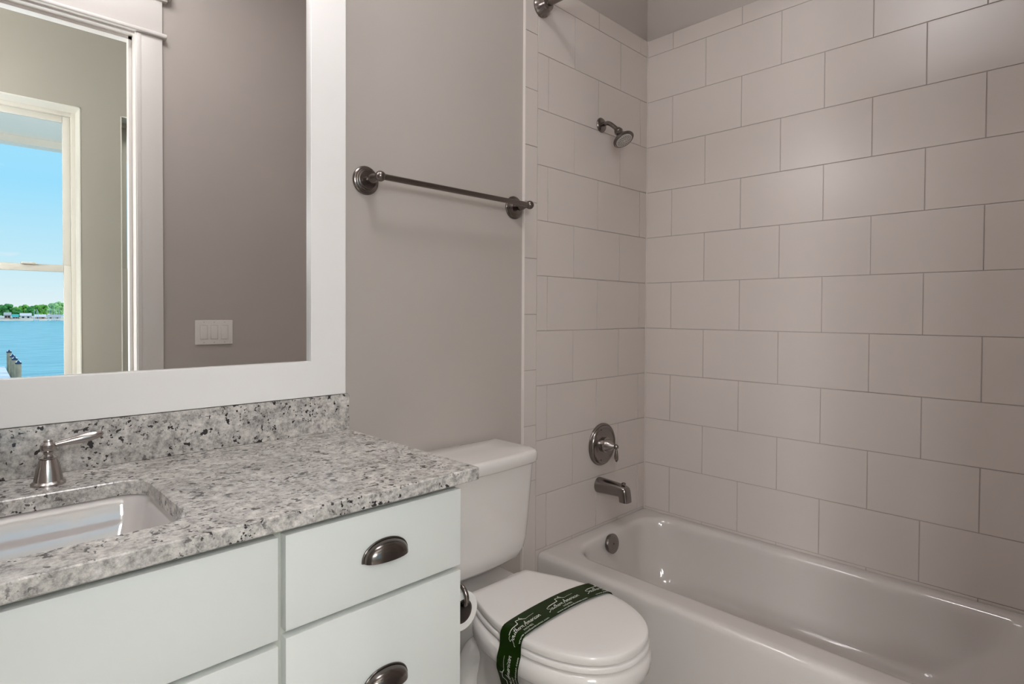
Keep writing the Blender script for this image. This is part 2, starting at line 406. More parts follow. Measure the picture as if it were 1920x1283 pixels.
# ------------------------------------------------------------------ vanity cabinet
CX = -2.26; VX0, VX1 = -2.9825, -1.5375; YD = -.540
va = thing('vanity_cabinet', 'white slab front bathroom vanity cabinet under the granite counter', 'cabinet', (CX, -.26, 0))
bm = B(); xa, xb = VX0 + .001, VX1 - .001
for q in ((xa, xb, -.519, -.502, .10, .884), (xa, xb, -.5015, PT - .015, .10, .118), (xa, xb, PT - .014, PT - .001, .10, .884), (VX0 + .01, VX1 - .01, -.46, -.445, 0, .099)):
    box(bm, *q)
finish('cabinet_body', bm, cabin, va, 0)
bm = B(); box(bm, VX1 - .0175, VX1 + .0005, -.5195, PT - .002, .0, .883, bev=.001); finish('side_panel', bm, cabw, va)
bm = B(); box(bm, VX0 - .0005, VX0 + .0175, -.5195, PT - .002, .0, .883, bev=.001); finish('side_panel', bm, cabw, va)
def cup_pull(cx, z0, parent):
    bm = B(); a, h, d = .0465, .033, .026; nu, nv = 28, 12
    def shell(s):
        rows_ = []
        for i in range(nv + 1):
            t = .5 * PI * i / nv
            # t=0: arch against the drawer; t=90deg: lower lip at the front
            rows_.append([Vector((cx - a * s * math.cos(PI * k / nu), YD - d * s * math.sin(t) ** .8 * max(math.sin(PI * k / nu), 0) ** .75,
                                  z0 + h * s * (math.cos(t)) ** .8 * max(math.sin(PI * k / nu), 0) ** .85)) for k in range(nu + 1)])
        return rows_
    o1 = shell(1.0); o2 = shell(.94)
    v1 = loft(bm, o1, (False, False), False); v2 = loft(bm, o2, (False, False), False)
    for i in range(nu): bm.faces.new((v1[-1][i], v1[-1][i + 1], v2[-1][i + 1], v2[-1][i]))
    # raised rim round the arch
    tube(bm, [(cx - (a + .0005) * math.cos(PI * k / 30), YD - .002, z0 + (h + .0005) * math.sin(PI * k / 30) ** .85) for k in range(31)], .0024, 8)
    return finish('cup_pull', bm, pullm, parent, 60)
def front(name, x0, x1, z0, z1, pull=None):
    bm = B(); box(bm, x0, x1, YD, -.519, z0, z1, bev=.0018, seg=2)
    o = finish(name, bm, cabw, va)
    if pull: cup_pull((x0 + x1) / 2 + .0025, pull, o)
for x0, x1 in ((-1.905, -1.5375), (-2.9825, -2.615)):
    front('drawer_front', x0, x1, .7115, .8695, .7815)
    front('drawer_front', x0, x1, .415, .7005, .5430)
    front('drawer_front', x0, x1, .11, .404, .252)
front('false_front', -2.603, -1.917, .703, .8695)
front('door', -2.603, -2.263, .11, .6925)
front('door', -2.257, -1.917, .11, .6925)

# countertop with sink cut-out
CZ0, CZ1 = .8845, .9112; CXA, CXB, CYF = -3.022, -1.5025, -.5585
SX0, SX1, SY0, SY1, SRR = -2.497, -2.023, -.476, -.168, .045
bm = B()
inn = lambda z, d=0: rrect(SX0 - d, SX1 + d, SY0 - d, SY1 + d, SRR, z, 8, 6)
outr = lambda z, d=0: rrect(CXA + d, CXB - d, CYF + d, PT - .001, .004, z, 8, 6)
loft(bm, [inn(CZ0), inn(CZ1 - .002), inn(CZ1, .002), outr(CZ1, .002), outr(CZ1 - .002), outr(CZ0 + .002), outr(CZ0, .002), inn(CZ0)], (False, False))
bmesh.ops.remove_doubles(bm, verts=bm.verts, dist=1e-5)
ct = finish('granite_countertop', bm, stone, None, 35, (CX, -.26, CZ0))
tag(ct, 'speckled grey granite countertop with a rectangular sink cut-out', 'countertop')
bm = B(); box(bm, CXA, CXB - .0005, -.0195, PT - .001, CZ1 + .0003, 1.0090, bev=.0012)
tag(finish('granite_backsplash', bm, stone, None, 35, (CX, -.01, CZ1)), 'low speckled granite backsplash strip under the mirror', 'backsplash')

# undermount sink
bm = B()
def sk(d, z, r): return rrect(SX0 + d, SX1 - d, SY0 + d, SY1 - d, r, z, 8, 6)
loft(bm, [sk(-.028, CZ0 - .014, .06), sk(-.028, CZ0 - .0005, .06), sk(-.006, CZ0 - .0005, .05), sk(-.003, CZ0 - .004, .05), sk(.005, CZ0 - .018, .042), sk(.010, CZ0 - .045, .036), sk(.019, CZ0 - .075, .034), sk(.034, CZ0 - .102, .036), sk(.052, CZ0 - .120, .04), sk(.080, CZ0 - .133, .05),
          sk(.145, CZ0 - .137, .01)], (False, True))
loft(bm, [sk(-.028, CZ0 - .014, .06), sk(-.012, CZ0 - .02, .06), sk(.0, CZ0 - .10, .06), sk(.03, CZ0 - .15, .06), sk(.13, CZ0 - .16, .02)], (False, True))
sink = finish('sink', bm, sinkw, None, 50, (CX, -.32, CZ0 - .16))
tag(sink, 'white rectangular undermount sink set in the granite counter', 'sink')
bm = B(); lathe(bm, (CX, -.32, CZ0 - .1375), (0, 0, 1), [(0, .032), (.003, .032), (.004, .026), (.002, .02), (.0025, .001)], 32); finish('drain', bm, nickel, sink)

# widespread faucet
fa = thing('faucet', 'brushed nickel widespread faucet with lever handles behind the sink', 'faucet', (CX, -.105, CZ1))
FY = -.100
def handle(x, s):
    bm = B()
    lathe(bm, (x, FY, CZ1), (0, 0, 1), [(0, .0265), (.004, .0265), (.006, .024), (.0075, .0225), (.018, .0207), (.030, .0184), (.040, .0157), (.047, .0132), (.0485, .0148), (.0505, .0148), (.052, .011), (.056, .0075), (.060, .0075), (.062, .0105),
                                           (.067, .0125), (.074, .0118), (.079, .0072), (.081, .0072), (.083, .0055), (.0835, .001)], 40)
    h = finish('handle_base', bm, chrome, fa)
    bm = B(); z = CZ1 + .0705
    pts = [(x + s * t * .085, FY - .004 * t, z + .013 * t) for t in (.08, .15, .3, .5, .7, .85, .95, 1.0)]
    tube(bm, pts, [.0045, .0048, .0062, .0082, .0088, .0075, .0052, .001], 20); finish('lever', bm, chrome, h)
handle(-2.1605, 1); handle(-2.3595, -1)
bm = B(); lathe(bm, (CX, FY, CZ1), (0, 0, 1), [(0, .028), (.005, .028), (.008, .022), (.05, .014), (.06, .013)], 40)
tube(bm, catmull([(CX, FY, CZ1 + .05), (CX, FY, CZ1 + .10), (CX, FY - .03, CZ1 + .135), (CX, FY - .08, CZ1 + .135), (CX, FY - .12, CZ1 + .10)]), .011)
finish('spout', bm, chrome, fa)

# ------------------------------------------------------------------ towel bar
tb = thing('towel_bar', 'dark nickel towel bar with round stepped rosettes on the grey wall', 'towel bar', (-1.137, PT, 1.606))
TZ = 1.606
for x in (-1.436, -.842):
    o = (x, PT, TZ); ax = (0, -1, 0)
    bm = B(); lathe(bm, o, ax, [(0, .0405), (.004, .0405), (.006, .0385), (.0075, .035), (.0105, .034), (.012, .0305), (.0145, .0295), (.016, .026), (.0185, .025), (.020, .001)], 48)
    ro = finish('rosette', bm, darknick, tb)
    bm = B(); lathe(bm, o, ax, [(.018, .009), (.022, .0095), (.030, .0135), (.044, .0130), (.055, .0092), (.064, .0078)], 32); finish('post', bm, darknick, ro)
    bm = B(); sphere(bm, (x, -.068, TZ), .0148, u=32, v=20); finish('ball_end', bm, darknick, ro)
bm = B(); tube(bm, [(-1.436, -.068, TZ), (-.842, -.068, TZ)], .0085, 24); finish('bar', bm, darknick, tb)

# ------------------------------------------------------------------ shower curtain rod
RX, RZ = -.700, 2.352
rd = thing('shower_rod', 'dark metal shower curtain rod in a flared wall flange above the tub', 'curtain rod', (RX, -.76, RZ))
for y, s in ((0, -1), (YF + .011, 1)):
    bm = B(); lathe(bm, (RX - .016, y, RZ + .006), (0, s, 0), [(0, .040), (.006, .040), (.010, .037), (.020, .031), (.032, .028), (.038, .0255), (.042, .019), (.043, .0145)], 48); finish('flange', bm, nickel, rd)
bm = B(); tube(bm, [(RX - .016, -.02, RZ + .006), (RX - .016, YF + .03, RZ + .006)], .0125, 24); finish('rod', bm, darknick, rd)

# ------------------------------------------------------------------ shower head
sh = thing('wall_shower', 'small dark bell shower head on a bent arm above the tub', 'shower head', (-.347, 0, 2.009))
S0 = Vector((-.347, 0, 2.009))
bm = B(); lathe(bm, S0, (0, -1, 0), [(0, .030), (.003, .030), (.007, .027), (.010, .022), (.012, .012)], 40); finish('flange', bm, darknick, sh)
hd = Vector((-.02, -.50, -.76)).normalized()
P1 = S0 + Vector((0, -.082, -.036))
bm = B(); tube(bm, catmull([S0, S0 + Vector((0, -.022, .002)), S0 + Vector((0, -.045, -.004)), P1]), .0088, 20); finish('arm', bm, darknick, sh)
bm = B(); lathe(bm, P1 - hd * .004, hd, [(0, .010), (.002, .013), (.010, .0165), (.016, .0175), (.019, .0155), (.026, .0158), (.034, .021), (.044, .029), (.052, .039), (.056, .0430), (.061, .0437), (.064, .0405), (.0625, .034), (.0615, .0335), (.0615, .001)], 48)
bell = finish('spray_bell', bm, darknick, sh)
bm = B(); lathe(bm, P1 + hd * .0575, hd, [(0, .0335), (.0045, .0335), (.0050, .032), (.0050, .001)], 40); fc = finish('spray_face', bm, facegrey, bell)
bm = B(); a, s_, u_ = frame_of(hd)
for r, n in ((.008, 6), (.0148, 12), (.0212, 18), (.0272, 22)):
    for k in range(n):
        q = P1 + hd * .0615 + (s_ * math.cos(2 * PI * k / n) + u_ * math.sin(2 * PI * k / n)) * r
        lathe(bm, q, hd, [(0, .0017), (.0022, .0015)], 8)
finish('nozzles', bm, black, fc)

# ------------------------------------------------------------------ shower valve
VC = Vector((-.327, 0, .684))
sv = thing('shower_valve', 'round metal shower valve trim with a small lever above the tub spout', 'shower valve', VC)
bm = B(); lathe(bm, VC, (0, -1, 0), [(0, .0885), (.004, .0885), (.0075, .0865), (.009, .083), (.0085, .0805), (.011, .0795), (.015, .077), (.0165, .0735), (.0155, .0705), (.0125, .068), (.0115, .064), (.013, .050), (.0145, .036), (.0145, .001)], 64)
for a in (.5 * PI + .25, 1.5 * PI - .25): lathe(bm, VC + Vector((.066 * math.cos(a), -.011, .066 * math.sin(a))), (0, -1, 0), [(0, .004), (.003, .004), (.004, .001)], 12)
finish('escutcheon', bm, nickel, sv)
bm = B(); lathe(bm, VC, (0, -1, 0), [(.012, .031), (.026, .031), (.028, .029), (.029, .0265), (.032, .026), (.050, .017), (.060, .0095), (.066, .0062), (.068, .0058)], 40); kn = finish('handle', bm, chrome, sv)
bm = B(); H = VC + Vector((0, -.074, 0)); sphere(bm, H, .0105)
tube(bm, [H + Vector((0, -.002 * t, -.062 * t)) for t in (.1, .2, .4, .6, .8, .92, 1)], [.0040, .0050, .0070, .0085, .0082, .0060, .001], 20); finish('lever', bm, nickel, kn)

# ------------------------------------------------------------------ tub spout
PC = Vector((-.345, 0, .517))
ts = thing('tub_spout', 'dark metal tub spout with a diverter knob on the tiled wall', 'tub spout', PC)
def spr(c, w_, v, p=2.4, n=32):
    o = []
    for k in range(n):
        a = 2 * PI * k / n; cc, ss = math.cos(a), math.sin(a)
        o.append(Vector((PC.x + w_ * math.copysign(abs(cc) ** (2 / p), cc), c[0] + v[0] * math.copysign(abs(ss) ** (2 / p), ss), c[1] + v[1] * math.copysign(abs(ss) ** (2 / p), ss))))
    return o
bm = B()
def seg_ring(lo, hi, w_, p): return spr(((lo[0] + hi[0]) / 2, (lo[1] + hi[1]) / 2), w_, ((hi[0] - lo[0]) / 2, (hi[1] - lo[1]) / 2), p)
loft(bm, [seg_ring((0, .485), (0, .549), .031, 2.0), seg_ring((-.004, .4845), (-.004, .5495), .0318, 2.0), seg_ring((-.035, .487), (-.035, .548), .0295, 2.2), seg_ring((-.075, .490), (-.075, .545), .0265, 2.6), seg_ring((-.108, .4925), (-.108, .542), .0245, 3.0),
          seg_ring((-.1105, .4915), (-.130, .5385), .0242, 3.2), seg_ring((-.1115, .489), (-.1425, .5315), .0240, 3.4), seg_ring((-.112, .485), (-.1475, .519), .0238, 3.4), seg_ring((-.112, .480), (-.1515, .495), .0236, 3.4), seg_ring((-.112, .4755), (-.1535, .4755), .0234, 3.4), seg_ring((-.115, .4745), (-.151, .4745), .020, 3.2)])
finish('spout_body', bm, nickel, ts, 40)
bm = B(); lathe(bm, (PC.x, -.124, .533), (0, 0, 1), [(0, .0042), (.010, .0042), (.011, .0085), (.013, .009), (.016, .0085), (.018, .006), (.0185, .001)], 20); finish('diverter_knob', bm, nickel, ts)

# ------------------------------------------------------------------ bathtub
TX0, TX1, TY0, TY1, TZR = -.7215, -.0015, YF + .0125, -.0015, .340
bm = B()
def tr(a, b, c, d, r, z): return rrect(a, b, c, d, r, z, 10, 14)
def ti(dl, dr, df, dd, r, z): return tr(-.618 + dl, -.052 - dr, -1.440 + df, -.072 - dd, r, z)
rings = [tr(TX0, TX1, TY0, TY1, .004, 0.001), tr(TX0, TX1, TY0, TY1, .004, .305), tr(TX0 + .0005, TX1, TY0, TY1, .005, .322), tr(TX0 + .005, TX1, TY0, TY1, .006, .334), tr(TX0 + .015, TX1 - .002, TY0 + .002, TY1 - .002, .01, .3395), tr(TX0 + .030, TX1 - .006, TY0 + .008, TY1 - .006, .02, .3405),
         ti(-.022, -.016, -.02, -.020, (.16, .16, .13, .13), .3400), ti(-.012, -.009, -.010, -.010, (.16, .16, .125, .125), .3388), ti(-.004, -.003, -.003, -.003, (.16, .16, .12, .12), .3355), ti(.002, .002, .003, .001, (.16, .16, .12, .12), .3300), ti(.007, .006, .012, .005, (.16, .16, .12, .12), .3210), ti(.011, .009, .028, .008, (.16, .16, .12, .12), .3020),
         ti(.018, .014, .06, .013, (.16, .16, .12, .12), .26), ti(.034, .028, .14, .026, (.16, .16, .12, .12), .17), ti(.048, .042, .20, .040, (.15, .15, .11, .11), .11), ti(.070, .062, .24, .06, (.14, .14, .10, .10), .080), ti(.11, .10, .29, .10, (.12, .12, .09, .09), .068), ti(.20, .19, .40, .20, (.06, .06, .05, .05), .062)]
loft(bm, rings, (False, True))
tub = finish('bathtub', bm, tubw, None, 60, (-.36, -.76, 0))
tag(tub, 'white alcove bathtub with a wide rounded rim against the tiled walls', 'bathtub')
OC = Vector((-.374, -.0885, .303)); on = Vector((0, -1, .16)).normalized()
bm = B(); lathe(bm, OC - on * .006, on, [(0, .036), (.009, .0385), (.013, .0385), (.0155, .036), (.0165, .030), (.017, .001)], 48); op = finish('overflow_plate', bm, nickel, tub); 
bm = B(); lathe(bm, OC + on * .010, on, [(0, .0035), (.002, .003), (.0021, .001)], 16); finish('screw', bm, black, op)
bm = B(); lathe(bm, (-.36, -.36, .064), (0, 0, 1), [(0, .035), (.004, .035), (.005, .03), (.003, .001)], 32); finish('drain', bm, nickel, tub)

# ------------------------------------------------------------------ toilet
TC = -1.155
to = thing('toilet', 'white two piece toilet with an elongated bowl between vanity and tub', 'toilet', (TC, -.38, 0))
def hw(profile, y):
    for (y0, w0), (y1, w1) in zip(profile, profile[1:]):
        if y1 <= y <= y0: 
            t = (y - y0) / (y1 - y0); return w0 + (w1 - w0) * t
    return 0
LID = [(-.252, .098), (-.256, .107), (-.266, .113), (-.285, .120), (-.32, .134), (-.36, .148), (-.41, .1615), (-.46, .168), (-.51, .170), (-.555, .165), (-.60, .153), (-.638, .136), (-.668, .116), (-.691, .092), (-.708, .064), (-.717, .034), (-.720, .012)]
def lid_pts():
    r = catmull([Vector((w_, y, 0)) for y, w_ in LID], 3)
    return r
LP = lid_pts()
def ring(grow, z, ymin=None, crown=0):
    """outline of the seat, grown by a distance, at height z"""
    cy = -.47; o = []
    for p in LP: o.append((p.x, p.y))
    full = o + [(-a, b) for a, b in reversed(o)]
    out = []
    n = len(full)
    for i, (a, b) in enumerate(full):
        pa, pb = full[i - 1], full[(i + 1) % n]
        tx, ty = pb[0] - pa[0], pb[1] - pa[1]; l = math.hypot(tx, ty) or 1
        nx, ny = -ty / l, tx / l
        # outward
        if nx * a + ny * (b - cy) < 0: nx, ny = -nx, -ny
        out.append(Vector((TC + a + nx * grow, b + ny * grow, z)))
    return out
def scaled(rg, s, z, c=(TC, -.47)): return [Vector((c[0] + (p.x - c[0]) * s, c[1] + (p.y - c[1]) * s, z)) for p in rg]
R0 = ring(0, 0)
ZL = .460
bm = B()   # lid, gently crowned
loft(bm, [scaled(ring(-.006, 0), 1, ZL - .021), [p + Vector((0, 0, ZL - .019)) for p in ring(-.001, 0)], [p + Vector((0, 0, ZL - .010)) for p in ring(.0, 0)], [p + Vector((0, 0, ZL - .0022)) for p in ring(-.0012, 0)], [p + Vector((0, 0, ZL - .0003)) for p in ring(-.0042, 0)],
          scaled(R0, .90, ZL + .0010), scaled(R0, .7, ZL + .003), scaled(R0, .4, ZL + .0045), scaled(R0, .1, ZL + .005)])
lid = finish('seat_lid', bm, seatp, to, 50)
bm = B()
hole = [p + Vector((0, 0, 0)) for p in scaled(R0, .66, 0)]
loft(bm, [[p + Vector((0, 0, z)) for p in h_] for h_, z in ((scaled(R0, .66, 0), ZL - .040), (ring(-.004, 0), ZL - .040), (ring(.002, 0), ZL - .036), (ring(.002, 0), ZL - .027), (ring(-.001, 0), ZL - .0242), (scaled(R0, .66, 0), ZL - .0235), (scaled(R0, .66, 0), ZL - .040))], (False, False))
bmesh.ops.remove_doubles(bm, verts=bm.verts, dist=1e-5)
finish('seat_ring', bm, seatp, to, 50)
for x in (-.075, .075):
    bm = B(); box(bm, TC + x - .024, TC + x + .024, -.262, -.232, ZL - .036, ZL - .012, bev=.006, seg=3); finish('hinge_cap', bm, seatp, to)
# bowl: rim, then taper into the pedestal
def oval(w_, yb, yf, z, n=len(R0), p=2.0, bulge=0):
    cy = (yb + yf) / 2; l = (yb - yf) / 2; r = []
    for k in range(n):
        a = 2 * PI * k / n + .5 * PI; c, s = math.cos(a), math.sin(a)
        r.append(Vector((TC - w_ * math.copysign(abs(c) ** (2 / p), c), cy + l * math.copysign(abs(s) ** (2 / p), s), z)))
    return r
bm = B()
zt = ZL - .042
n_ = 72
def ov(w_, yb, yf, z, p=2.0): return oval(w_, yb, yf, z, n_, p)
loft(bm, [ov(.10, -.27, -.66, zt - .002), ov(.167, -.235, -.713, zt, 2.25), ov(.178, -.225, -.723, zt - .006, 2.25), ov(.181, -.222, -.726, zt - .022, 2.25), ov(.1800, -.222, -.724, zt - .044, 2.25), ov(.1785, -.222, -.722, zt - .0465, 2.25), ov(.1705, -.222, -.7135, zt - .0475, 2.25), ov(.1690, -.222, -.712, zt - .051, 2.25),
          ov(.160, -.222, -.696, zt - .095, 2.2), ov(.140, -.20, -.672, zt - .15, 2.2), ov(.118, -.17, -.625, zt - .22, 2.3), ov(.106, -.15, -.590, zt - .29, 2.4), ov(.106, -.14, -.585, zt - .35, 2.6), ov(.115, -.13, -.60, .03, 2.8), ov(.118, -.13, -.605, .0005, 2.8)])
finish('bowl', bm, porcelain, to, 60)
# deck behind the seat that carries the tank
bm = B()
loft(bm, [rrect(TC - w_, TC + w_, yf, -.035, .03, z, 6, 4) for w_, yf, z in ((.085, -.20, .20), (.10, -.26, .30), (.125, -.30, .37), (.128, -.30, zt - .004), (.124, -.297, zt + .001))])
finish('tank_deck', bm, porcelain, to, 50)
# trapway relief on both sides
for s in (-1, 1):
    bm = B()
    path = [(TC + s * .095, -.50, .30), (TC + s * .098, -.40, .345), (TC + s * .098, -.31, .33), (TC + s * .098, -.25, .26), (TC + s * .098, -.235, .16), (TC + s * .098, -.25, .06), (TC + s * .098, -.26, .02)]
    tube(bm, catmull(path), [.03] + [.042] * 35 + [.044], 20)
    finish('trapway', bm, porcelain, to, 60)
# tank and lid
def tk(w_, yf, yb, z, rf=.05, bow=.012):
    r = rrect(TC - w_, TC + w_, yf, yb, (rf, rf, .015, .015), z, 8, 8)
    return [Vector((p.x, p.y - bow * (1 - ((p.x - TC) / w_) ** 2) * (1 if p.y < (yf + yb) / 2 else 0), z)) for p in r]
bm = B()
loft(bm, [tk(.120, -.165, -.03, .462, .04, .004), tk(.150, -.185, -.022, .466, .05), tk(.170, -.196, -.018, .478, .05), tk(.182, -.202, -.016, .500, .05), tk(.189, -.206, -.014, .535, .05), tk(.195, -.210, -.013, .62, .048), tk(.2035, -.214, -.012, .745, .045), tk(.2045, -.215, -.012, .764, .045)])
finish('tank', bm, porcelain, to, 60)
bm = B()
loft(bm, [tk(.205, -.214, -.010, .7635, .045), tk(.2115, -.222, -.006, .7650, .045), tk(.2145, -.2255, -.004, .770, .045), tk(.2150, -.226, -.004, .785, .045), tk(.2135, -.225, -.005, .796, .045), tk(.209, -.220, -.008, .8015, .043), tk(.200, -.210, -.014, .8035, .040), tk(.10, -.12, -.07, .8045, .02, .004)])
finish('tank_lid', bm, porcelain, to, 60)
bm = B(); lathe(bm, (TC - .172, -.206, .715), (0, -1, 0), [(0, .014), (.008, .014), (.010, .011)], 24); tube(bm, [(TC - .175, -.220, .715), (TC - .155, -.226, .711), (TC - .135, -.226, .706)], [.006, .007, .004], 16); finish('flush_lever', bm, chrome, to)

# printed paper band round the seat and bowl
BY = -.478; BW = .072
def bowx(z):
    """half width of toilet at band height"""
    t = zt - z
    tab = [(-1, .172), (0, .172), (.006, .180), (.05, .1825), (.056, .178), (.095, .166), (.15, .146), (.22, .124), (.29, .112), (.4, .110)]
    for (a, b), (c, d) in zip(tab, tab[1:]):
        if a <= t <= c: return b + (d - b) * (t - a) / (c - a)
    return .172
path = []
for i in range(9): z = .24 + (ZL - .012 - .24) * i / 8; path.append(Vector((TC + max(bowx(z), hw(LID, BY)) + .0035, 0, z)) if z > zt else Vector((TC + bowx(z) + .004, 0, z)))
path += [Vector((TC + .1725, 0, ZL - .004)), Vector((TC + .1675, 0, ZL + .0018))]
path += [Vector((TC + .168 * math.cos(PI * k / 24), 0, ZL + .002 + .0085 * math.sin(PI * k / 24) ** .8)) for k in range(1, 24)]
path += [Vector((2 * TC - p.x, 0, p.z)) for p in reversed(path[:11])]
S = [0.0]
for a, b in zip(path, path[1:]): S.append(S[-1] + (b - a).length)
stop = sum(1 for p in path if p.x > TC)
def bpos(s, v, lift=0):
    """s: arc length measured from the right end; v: across, + towards the tank"""
    s = min(max(s, 0), S[-1] - 1e-6)
    i = max(k for k in range(len(S) - 1) if S[k] <= s); t = (s - S[i]) / (S[i + 1] - S[i])
    p = path[i].lerp(path[i + 1], t); d = (path[i + 1] - path[i]).normalized(); n = Vector((d.z, 0, -d.x))
    if n.dot(p - Vector((TC, 0, .35))) < 0: n = -n
    f = max(-1, min(1, (p.x - TC) / .17))
    yc = BY - .012 * max(0, f) ** 2 + .004 * (1 - f * f)
    if p.z < ZL - .02: yc += .01 * (ZL - .02 - p.z)
    # the side flares follow the widening of the bowl
    return Vector((p.x, yc + v, p.z)) + n * lift
bm = B(); ns = 90
ringsb = []
for i in range(ns + 1):
    s = S[-1] * i / ns
    ringsb.append([bpos(s, -BW / 2 + BW * j / 4, 0) for j in range(5)])
ringsb2 = [[bpos(S[-1] * i / ns, -BW / 2 + BW * j / 4, .0006) for j in range(5)] for i in range(ns + 1)]
v1 = loft(bm, ringsb, (False, False), False); v2 = loft(bm, ringsb2, (False, False), False)
for i in range(ns):
    for j in (0, 4): bm.faces.new((v1[i][j], v1[i + 1][j], v2[i + 1][j], v2[i][j]))
band = finish('paper_band', bm, bandm, None, 60, (TC, BY, .24))
tag(band, 'dark green printed band wrapped across the closed toilet lid', 'band')

GL = {  # single stroke handwriting: (advance, [strokes])
 'S': (.62, [[(.62, .92), (.40, 1.0), (.12, .88), (.10, .68), (.42, .50), (.50, .28), (.28, .02), (-.05, -.12), (.02, -.28)]]),
 'o': (.42, [[(.30, .46), (.08, .36), (.06, .10), (.22, 0), (.34, .16), (.30, .44), (.42, .36)]]),
 'u': (.46, [[(.02, .42), (.04, .12), (.14, 0), (.32, .22), (.34, .42), (.34, .10), (.46, .04)]]),
 't': (.30, [[(.16, .86), (.10, .30), (.12, .04), (.28, .06)], [(-.04, .56), (.36, .62)]]),
 'h': (.46, [[(.14, .96), (.06, .0)], [(.07, .26), (.22, .44), (.32, .36), (.30, .08), (.44, .04)]]),
 'e': (.38, [[(.04, .20), (.26, .30), (.22, .44), (.08, .36), (.05, .10), (.20, 0), (.38, .12)]]),
 'r': (.34, [[(.04, .42), (.06, .0)], [(.07, .24), (.18, .42), (.34, .40)]]),
 'n': (.48, [[(.04, .42), (.05, .0)], [(.06, .24), (.22, .44), (.32, .34), (.32, .06), (.48, .06)]]),
 'm': (.68, [[(.04, .42), (.05, .0)], [(.06, .24), (.20, .44), (.28, .30), (.28, .02)], [(.28, .26), (.42, .44), (.50, .32), (.50, .06), (.66, .06)]]),
 'A': (.66, [[(-.02, -.16), (.22, .55), (.36, 1.0)], [(.36, 1.0), (.40, .45), (.46, -.02), (.62, .06)], [(.02, .34), (.62, .40)]]),
 'i': (.20, [[(.06, .40), (.06, .06), (.18, .04)], [(.08, .62), (.10, .66)]]),
 'c': (.36, [[(.30, .40), (.14, .44), (.05, .20), (.14, .0), (.34, .10)]]),
 'a': (.46, [[(.32, .42), (.12, .42), (.05, .14), (.16, .0), (.32, .18), (.34, .42), (.34, .08), (.46, .04)]]), ' ': (.22, [])}
def ribbon(bm, pts, w_, f):
    pts = catmull([Vector((p[0], p[1], 0)) for p in pts], 4); a = []
    for i, p in enumerate(pts):
        d = (pts[min(i + 1, len(pts) - 1)] - pts[max(i - 1, 0)]); d = d.normalized() if d.length else Vector((1, 0, 0))
        n = Vector((-d.y, d.x, 0)) * w_ / 2; a.append((p + n, p - n))
    vs = [(bm.verts.new(f(p.x, p.y)), bm.verts.new(f(q.x, q.y))) for p, q in a]
    for (p, q), (r, s) in zip(vs, vs[1:]): bm.faces.new((p, q, s, r))
def font_mesh(txt, size):
    cu = bpy.data.curves.new('t', 'FONT'); cu.body = txt; cu.size = size; cu.resolution_u = 2
    ob = bpy.data.objects.new('t', cu); C.objects.link(ob)
    me = bpy.data.meshes.new_from_object(ob.evaluated_get(bpy.context.evaluated_depsgraph_get())) if False else ob.to_mesh()
    vs = [v.co.copy() for v in me.vertices]; fs = [tuple(p.vertices) for p in me.polygons]
    ob.to_mesh_clear(); bpy.data.objects.remove(ob); bpy.data.curves.remove(cu)
    return vs, fs
WT = font_mesh('www.southamhomes.com', .0088); HT = font_mesh('HOMES', .0082)
def emblem(s0):
    """s0: arc position where the logo's left end lies"""
    bm = B(); KU = 1.56
    f = lambda u, v: bpos(s0 - u, v, .0012)
    g = lambda p: (p[0] * KU + .016, p[1] - .004)
    # roof line with chimney
    ribbon(bm, [g(p) for p in ((0, .010), (.014, .0115), (.024, .0125))], .0022, f)
    for p in ([(.024, .0125), (.0262, .0245)], [(.0262, .0245), (.033, .0230), (.039, .0180)], [(.039, .0180), (.0435, .0135)], [(.0345, .0245), (.037, .0290)], [(.0355, .0275), (.039, .0190)]):
        ribbon(bm, [g(q) for q in p], .0018, f)
    ribbon(bm, [g(p) for p in ((.0435, .0135), (.052, .0155), (.064, .0165))], .0008, f)
    x = .0; hx_, hy = .0168, .0165
    for ch in 'Southern American':
        adv, st = GL[ch]
        for q in st:
            if len(q) > 1: ribbon(bm, [(x + (a + b * .32) * hx_, -.0125 + b * hy + x * .03) for a, b in q], .0013, f)
        x += adv * hx_
    for (vs, fs), ox, oy, ku in ((HT, .046, -.0225, 1.25), (WT, .010, -.0325, 1.28)):
        base = [bm.verts.new(f(ox + v.x * ku, oy + v.y * .95)) for v in vs]
        for fc_ in fs:
            try: bm.faces.new([base[i] for i in fc_])
            except ValueError: pass
    return finish('printed_lettering', bm, inkm, band, 0)
sl_ = S[-1]
# arc length of the top left corner of the lid
corner = S[len(path) - 11]
sx = min(range(len(path)), key=lambda i: (abs(path[i].x + 1.1994) if path[i].z > ZL else 9))
s2 = S[sx] + (path[sx].x + 1.1994)
for k in range(-1, 3): emblem(s2 + .15 * k)

# ------------------------------------------------------------------ toilet paper on its holder at the vanity's side
hx = VX1 + .0008
hp = thing('paper_holder', 'dark metal toilet paper holder fixed to the vanity side', 'holder', (hx, -.372, .60))
bm = B(); lathe(bm, (hx, -.345, .585), (1, 0, 0), [(0, .028), (.005, .028), (.008, .022), (.011, .012)], 32); finish('rosette', bm, darknick, hp)
bm = B(); tube(bm, catmull([(hx + .008, -.345, .585), (hx + .05, -.345, .590), (hx + .085, -.352, .597), (hx + .0995, -.39, .598), (hx + .1, -.425, .592), (hx + .1, -.440, .575), (hx + .1, -.437, .557), (hx + .1, -.420, .552), (hx + .1, -.34, .552), (hx + .1, -.31, .552)]), .006, 16); finish('arm', bm, nickel, hp)
pr = thing('toilet_roll', 'white toilet paper roll hanging on the holder beside the toilet', 'toilet paper', (hx + .1, -.372, .5345))
bm = B(); RC = (hx + .1, -.427, .5345)
